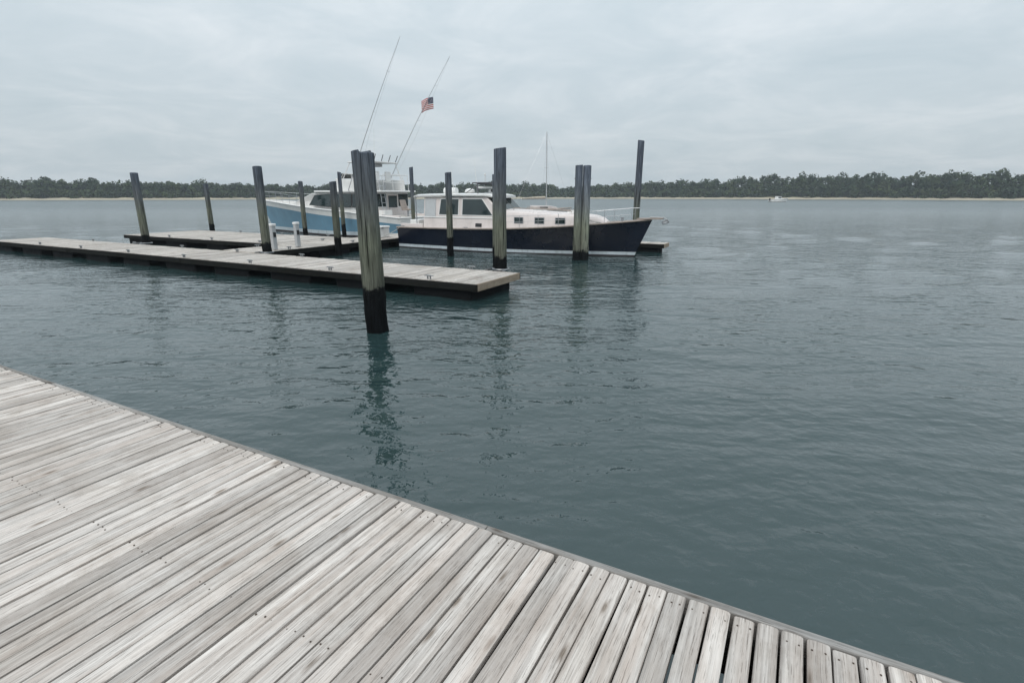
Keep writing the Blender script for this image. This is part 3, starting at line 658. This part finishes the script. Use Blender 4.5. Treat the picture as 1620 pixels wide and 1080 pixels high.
# cockpit: coamings, fighting chair, bait cabinet, ladder
for side in (1, -1):
    MB().box(-6.05, -4.24, side*1.62 - .09, side*1.62 + .09, 1.02, 1.24).build('coaming', M['cream'], sf, bevel=.03)
MB().box(-4.20 - .48, -4.26, .62, 1.30, 1.06, 1.50).build('bait_cabinet', M['white'], sf, bevel=.03)
fc = MB().lathe([(.16, 0), (.05, .05), (.05, .42)], (-5.3, 0, 1.06), 12).build('fighting_chair', M['steel'], sf, smooth=True)
MB().box(-5.58, -5.05, -.27, .27, 1.48, 1.56).build('chair_seat', M['teak'], fc, bevel=.02)
MB().slab([(-5.08, -.27, 1.56), (-5.08, .27, 1.56), (-4.94, .25, 2.05), (-4.94, -.25, 2.05)], (.035, 0, 0)).build('chair_back', M['teak'], fc, bevel=.01)
ldm = MB().tube([(-4.62, .95, 1.1), (-4.40, .95, 3.1)], .018, 6).tube([(-4.62, 1.28, 1.1), (-4.40, 1.28, 3.1)], .018, 6)
for k in range(6): ldm.tube([(-4.60 + .034*k, .95, 1.3 + .3*k), (-4.60 + .034*k, 1.28, 1.3 + .3*k)], .014, 6)
ldm.build('bridge_ladder', M['steel'], sf, smooth=True)
# flybridge, open aft
MB().box(-4.75, .45, -1.50, 1.50, 2.465, 2.565).build('bridge_deck', M['white'], sf, bevel=.03)
def w3(x, z): return 1.34 - .1*max(0, z - 2.6) - .25*max(0, (x + 1.2))
for side in (1, -1):
    mb = MB(); mb.slab([(x, side*w3(x, z), z) for x, z in ((-4.1, 2.57), (-.9, 2.57), (-1.15, 3.22), (-4.1, 3.16))], (0, -side*.06, 0)); mb.build('bridge_side', M['white'], sf, bevel=.015)
MB().slab([(-.9, -1.30, 2.57), (-.9, 1.30, 2.57), (-1.15, 1.24, 3.24), (-1.15, -1.24, 3.24)], (-.07, 0, 0)).build('bridge_front', M['white'], sf, bevel=.015)
MB().slab([(-1.18, -1.1, 3.25), (-1.18, 1.1, 3.25), (-1.42, 1.02, 3.52), (-1.42, -1.02, 3.52)], (-.012, 0, 0)).build('venturi_screen', M['glass'], sf)
rl = MB()
for side in (1, -1):
    rl.tube([(-1.6, side*1.27, 3.21), (-1.75, side*1.27, 3.46), (-4.35, side*1.27, 3.42), (-4.4, side*1.27, 2.57)], .018, 6)
    for x in (-2.4, -3.2, -4.0): rl.tube([(x, side*1.27, 3.15), (x, side*1.27, 3.44)], .014, 6)
rl.tube([(-4.35, -1.27, 3.42), (-4.35, .85, 3.42)], .018, 6).tube([(-4.37, -1.27, 3.0), (-4.37, .85, 3.0)], .014, 6)
for y in (-.6, .1, .85): rl.tube([(-4.38, y, 2.57), (-4.35, y, 3.42)], .014, 6)
rl.build('bridge_rail', M['white'], sf, smooth=True)
MB().box(-2.55, -1.75, -.62, .62, 2.57, 3.30).build('helm_console', M['white'], sf, bevel=.06)
MB().box(-2.62, -2.553, -.45, .45, 3.0, 3.24).build('instrument_panel', M['black'], sf, bevel=.01)
MB().tube([(-2.63, .18*math.cos(a*math.pi/6), 3.05 + .18*math.sin(a*math.pi/6)) for a in range(13)], .014, 5).build('steering_wheel', M['pewter'], sf)
for y in (-.5, .5):
    c = MB().box(-3.50, -3.05, y-.24, y+.24, 3.02, 3.13).build('helm_chair', M['white'], sf, bevel=.04)
    MB().box(-3.58, -3.49, y-.24, y+.24, 3.10, 3.62).build('chair_back', M['white'], c, bevel=.03)
    MB().tube([(-3.27, y, 2.56), (-3.27, y, 3.03)], .04, 8).build('chair_post', M['steel'], c)
MB().box(-3.85, -1.95, -1.08, 1.08, 4.08, 4.15).build('hardtop', M['white'], sf, bevel=.03)
for x, xt in ((-3.9, -3.7), (-1.75, -2.1)):
    for side in (1, -1): MB().tube([(x, side*1.27, 3.2), (xt, side*1.0, 4.1)], .024, 8).build('hardtop_post', M['white'], sf)
MB().box(-3.0, -2.2, -.7, .7, 3.90, 4.075).build('electronics_box', M['grey'], sf, bevel=.03)
for y in (-.9, -.3, .3, .9):
    MB().tube([(-3.80, y, 4.12), (-3.98, y*1.04, 4.50)], .022, 6).build('rod_holder', M['pewter'], sf)
MB().lathe([(.20, 0), (.27, .05), (.26, .15), (.16, .22), (.02, .24)], (-2.7, 0, 4.15)).build('radar_dome', M['white'], sf, smooth=True)
bl = H2.along(1, .02, .08, .58, .985, 24); br = H2.along(-1, .02, .08, .58, .985, 24)
stanchion_rail(sf, bl, .55, .012); stanchion_rail(sf, br, .55, .012)
TIP = {}
for side in (1, -1):
    b0 = Vector((-2.35, side*1.55, 2.55)); tp = b0 + Vector((-4.7, side*.55, 7.1))
    og = MB().tube([b0 + (tp - b0)*k/6 + Vector((0, 0, .18*math.sin(math.pi*k/6))) for k in range(7)], [.024, .022, .020, .017, .014, .011, .008], 6).build('outrigger', M['alu'], sf, smooth=True)
    for k in (.28, .55, .8):
        c = b0 + (tp - b0)*k; MB().tube([c + Vector((0, -.14, 0)), c + Vector((0, .14, 0))], .007, 5).build('spreader', M['alu'], og)
    MB().tube([b0 + Vector((-.9, 0, .8)), b0 + (tp - b0)*.45 + Vector((-.18, side*.1, -.1)), tp], .004, 4).build('halyard', M['grey'], og)
    TIP[side] = (b0, tp)
MB().tube([(-2.1, -1.0, 4.1), (-2.25, -1.02, 6.1)], [.014, .005], 6).build('whip_antenna', M['white'], sf)
for side in (1, -1):
    p = H2.along(side, -.02, .18, .1, .101, 1)[0]; cleat(sf, p)

# --- flag on the far outrigger
def flag_mat():
    m, t, b = new_mat('flag_cloth'); L = t.links.new
    tcn = N(t, 'ShaderNodeTexCoord'); s = N(t, 'ShaderNodeSeparateXYZ'); L(tcn.outputs['UV'], s.inputs[0])
    st = N(t, 'ShaderNodeMath', operation='MULTIPLY', i_1=6.5); L(s.outputs[1], st.inputs[0])
    fr = N(t, 'ShaderNodeMath', operation='FRACT'); L(st.outputs[0], fr.inputs[0])
    gt = N(t, 'ShaderNodeMath', operation='GREATER_THAN', i_1=.5); L(fr.outputs[0], gt.inputs[0])
    m1 = N(t, 'ShaderNodeMix', data_type='RGBA'); L(gt.outputs[0], m1.inputs[0]); m1.inputs[6].default_value = (.36, .03, .04, 1); m1.inputs[7].default_value = (.62, .61, .60, 1)
    a = N(t, 'ShaderNodeMath', operation='LESS_THAN', i_1=.42); L(s.outputs[0], a.inputs[0])
    c = N(t, 'ShaderNodeMath', operation='GREATER_THAN', i_1=6/13); L(s.outputs[1], c.inputs[0])
    ac = N(t, 'ShaderNodeMath', operation='MULTIPLY'); L(a.outputs[0], ac.inputs[0]); L(c.outputs[0], ac.inputs[1])
    # rows of small white stars in the canton, as dots
    u = N(t, 'ShaderNodeVectorMath', operation='MULTIPLY'); u.inputs[1].default_value = (6/.42, 5/(7/13), 1); L(tcn.outputs['UV'], u.inputs[0])
    uf = N(t, 'ShaderNodeVectorMath', operation='FRACTION'); L(u.outputs[0], uf.inputs[0])
    us = N(t, 'ShaderNodeVectorMath', operation='DISTANCE'); us.inputs[1].default_value = (.5, .5, 0); L(uf.outputs[0], us.inputs[0])
    dl = N(t, 'ShaderNodeMath', operation='LESS_THAN', i_1=.22); L(us.outputs['Value'], dl.inputs[0])
    m0 = N(t, 'ShaderNodeMix', data_type='RGBA'); L(dl.outputs[0], m0.inputs[0]); m0.inputs[6].default_value = (.012, .018, .06, 1); m0.inputs[7].default_value = (.6, .6, .6, 1)
    m2 = N(t, 'ShaderNodeMix', data_type='RGBA'); L(ac.outputs[0], m2.inputs[0]); L(m1.outputs[2], m2.inputs[6]); L(m0.outputs[2], m2.inputs[7])
    L(m2.outputs[2], b.inputs['Base Color']); b.inputs['Roughness'].default_value = .85
    return m
def flag():
    b0, tp = TIP[-1]; c = Matrix.Rotation(FU, 4, 'Z') @ (b0 + (tp - b0)*.66); P0 = W(25.05, 24.5) + Vector((c.x, c.y, c.z))
    nx, nz = 14, 10; w_, h_ = .86, .62; vs = []; uvs = []; fs = []
    for j in range(nz+1):
        for i in range(nx+1):
            a = i/nx; vs.append((-a*w_*.86, .05*math.sin(a*7 + j*.15)*a**.5, -h_*(1 - j/nz) - .16*a*a - .05*a)); uvs.append((a, j/nz))
    for j in range(nz):
        for i in range(nx): k = j*(nx+1)+i; fs.append((k, k+1, k+nx+2, k+nx+1))
    me = bpy.data.meshes.new('flag'); me.from_pydata(vs, [], fs); ul = me.uv_layers.new(name='UVMap')
    for l in me.loops: ul.data[l.index].uv = uvs[l.vertex_index]
    me.materials.append(flag_mat()); me.shade_smooth()
    o = link_mesh('flag', me, None, P0 + Vector((.42, -.02, .45))); o.modifiers.new('thickness', 'SOLIDIFY').thickness = .004
    o.rotation_euler = (0, 0, R(-12))
    tag(o, 'small striped flag with dark blue canton flying high on an outrigger', 'flag')
flag()

# --- moored sloop far behind the navy boat
sl = empty('sailboat', (2.95, 56, 0), R(28)); tag(sl, 'small white sailboat with a bare mast moored beyond the navy boat', 'boat')
H4 = Hull(6.6, 2.2, lambda t: .80 + .22*t**2, .6, wf=(.8, .5), full=1.9, tr=.7, draft=.5)
boat_hull(sl, H4, M['white'], M['navy'], M['bottom'], .03, .12, M['teak'])
prism([(-.9, .85), (1.9, .9), (1.7, 1.12), (1.0, 1.25), (-.9, 1.3)], lambda x, z: .68 - .12*max(0, x)).build('coachroof', M['cream'], sl, bevel=.05)
for side in (-1, 1):
    side_pane(sl, [(-.5, 1.02), (.5, 1.02), (.5, 1.16), (-.5, 1.16)], lambda x, z: .68 - .12*max(0, x), side, M['glass'], 'portlight')
MB().tube([(.7, 0, 1.2), (.62, 0, 8.4)], [.055, .04], 8).build('mast', M['grey'], sl, smooth=True)
MB().tube([(.65, 0, 1.95), (-2.3, 0, 1.9)], [.05, .045], 8).build('boom', M['grey'], sl)
MB().tube([(.5, 0, 2.08), (-.6, 0, 2.05), (-2.2, 0, 1.98)], [.14, .12, .07], 10).build('sail_cover', M['sailcover'], sl, smooth=True)
MB().tube([(3.75, 0, 1.05), (.62, 0, 8.3)], .006, 4).tube([(-3.25, 0, .85), (.62, 0, 8.38)], .006, 4).tube([(.6, 1.0, .9), (.64, .35, 5), (.62, 0, 8.2)], .006, 4).tube([(.6, -1.0, .9), (.64, -.35, 5), (.62, 0, 8.2)], .006, 4).tube([(.64, .4, 5), (.64, -.4, 5)], .012, 5).build('rigging', M['steel'], sl)

# --- small launch near the far shore
lb = empty('motor_launch', (93, 190, 0), R(12)); tag(lb, 'tiny white motor launch far across the water near the right shore', 'boat')
H5 = Hull(6.4, 2.3, lambda t: .85 + .45*t**2, .7, full=2.2, draft=.4)
boat_hull(lb, H5, M['white'], M['navy'], M['bottom'], .03, .14, M['white'])
prism([(-.9, .85), (.9, .95), (.6, 1.9), (-.8, 1.95)], lambda x, z: .75).build('wheelhouse', M['white'], lb, bevel=.05)
for side in (-1, 1): side_pane(lb, [(-.65, 1.35), (.6, 1.35), (.45, 1.78), (-.65, 1.78)], lambda x, z: .75, side, M['glass'], 'window')
MB().box(-3.6, -3.2, -.2, .2, .5, 1.3).build('outboard_motor', M['black'], lb, bevel=.08)

# ------------------------------------------------------------------ dock furniture and lines
bxo = empty('dock_box', W(17.2, 19.05, .41), R(62)); tag(bxo, 'white fibreglass dock box on the walkway behind the navy boat stern', 'dock box')
MB().box(-.5, .5, -.28, .28, .0, .42).build('body', M['white'], bxo, bevel=.03)
ld = MB().box(-.53, .53, -.31, .31, .425, .52).build('lid', M['white'], bxo, bevel=.04)
MB().box(-.05, .05, -.325, -.305, .40, .47).build('latch', M['steel'], ld)
def pedestal(loc, label):
    t = empty('power_pedestal', loc, R(62)); tag(t, label, 'pedestal', 'power pedestals on the floats')
    MB().box(-.085, .085, -.07, .07, 0, .82).build('post', M['grey'], t, bevel=.02)
    MB().box(-.105, .105, -.09, .09, .82, .92).build('cap', M['white'], t, bevel=.03)
    MB().box(-.055, .055, -.085, -.068, .45, .62).build('socket_panel', M['black'], t, bevel=.008)
pedestal(W(16.55, 12.9, .41), 'grey power pedestal at the near corner of the walkway, beside the left piling')
pedestal(W(16.75, 14.1, .41), 'grey power pedestal on the walkway, second from the long float')
def line(p0, p1, sag, label):
    p0, p1 = Vector(p0), Vector(p1); pts = [p0.lerp(p1, k/10) - Vector((0, 0, sag*math.sin(math.pi*k/10))) for k in range(11)]
    tag(MB().tube([p - p0 for p in pts], .011, 6).build('mooring_line', M['rope'], None, smooth=True, loc=p0), label, 'rope', 'mooring lines of the navy boat')
pb = nb.matrix_basis
def L2W(o, x, y, z): return Matrix.LocRotScale(o.location, o.rotation_euler, None) @ Vector((x, y, z))
a_ = H1.along(-1, .08, .16, .86, .861, 1)[0]
line(L2W(nb, *a_), Vector((2.45, 19.86, 1.75)), .12, 'rope from the navy boat bow to the pair of stout pilings')
a_ = H1.along(-1, .08, .16, .02, .021, 1)[0]
line(L2W(nb, *a_), W(16.4, 18.2, .45), .05, 'rope from the navy boat stern down to the walkway')

# ------------------------------------------------------------------ thin sea haze
hz_m = bpy.data.materials.new('sea_haze'); hz_m.use_nodes = True; ht_ = hz_m.node_tree; ht_.nodes.clear()
ho = N(ht_, 'ShaderNodeOutputMaterial'); pv = N(ht_, 'ShaderNodeVolumePrincipled'); pv.inputs['Color'].default_value = (.86, .92, 1, 1); pv.inputs['Density'].default_value = .00040; pv.inputs['Anisotropy'].default_value = .2
ht_.links.new(pv.outputs[0], ho.inputs['Volume'])
tag(MB().box(-790, 790, -790, 790, -3.6, 24).build('haze', hz_m), 'thin pale haze over the whole harbour', 'haze', kind='stuff')
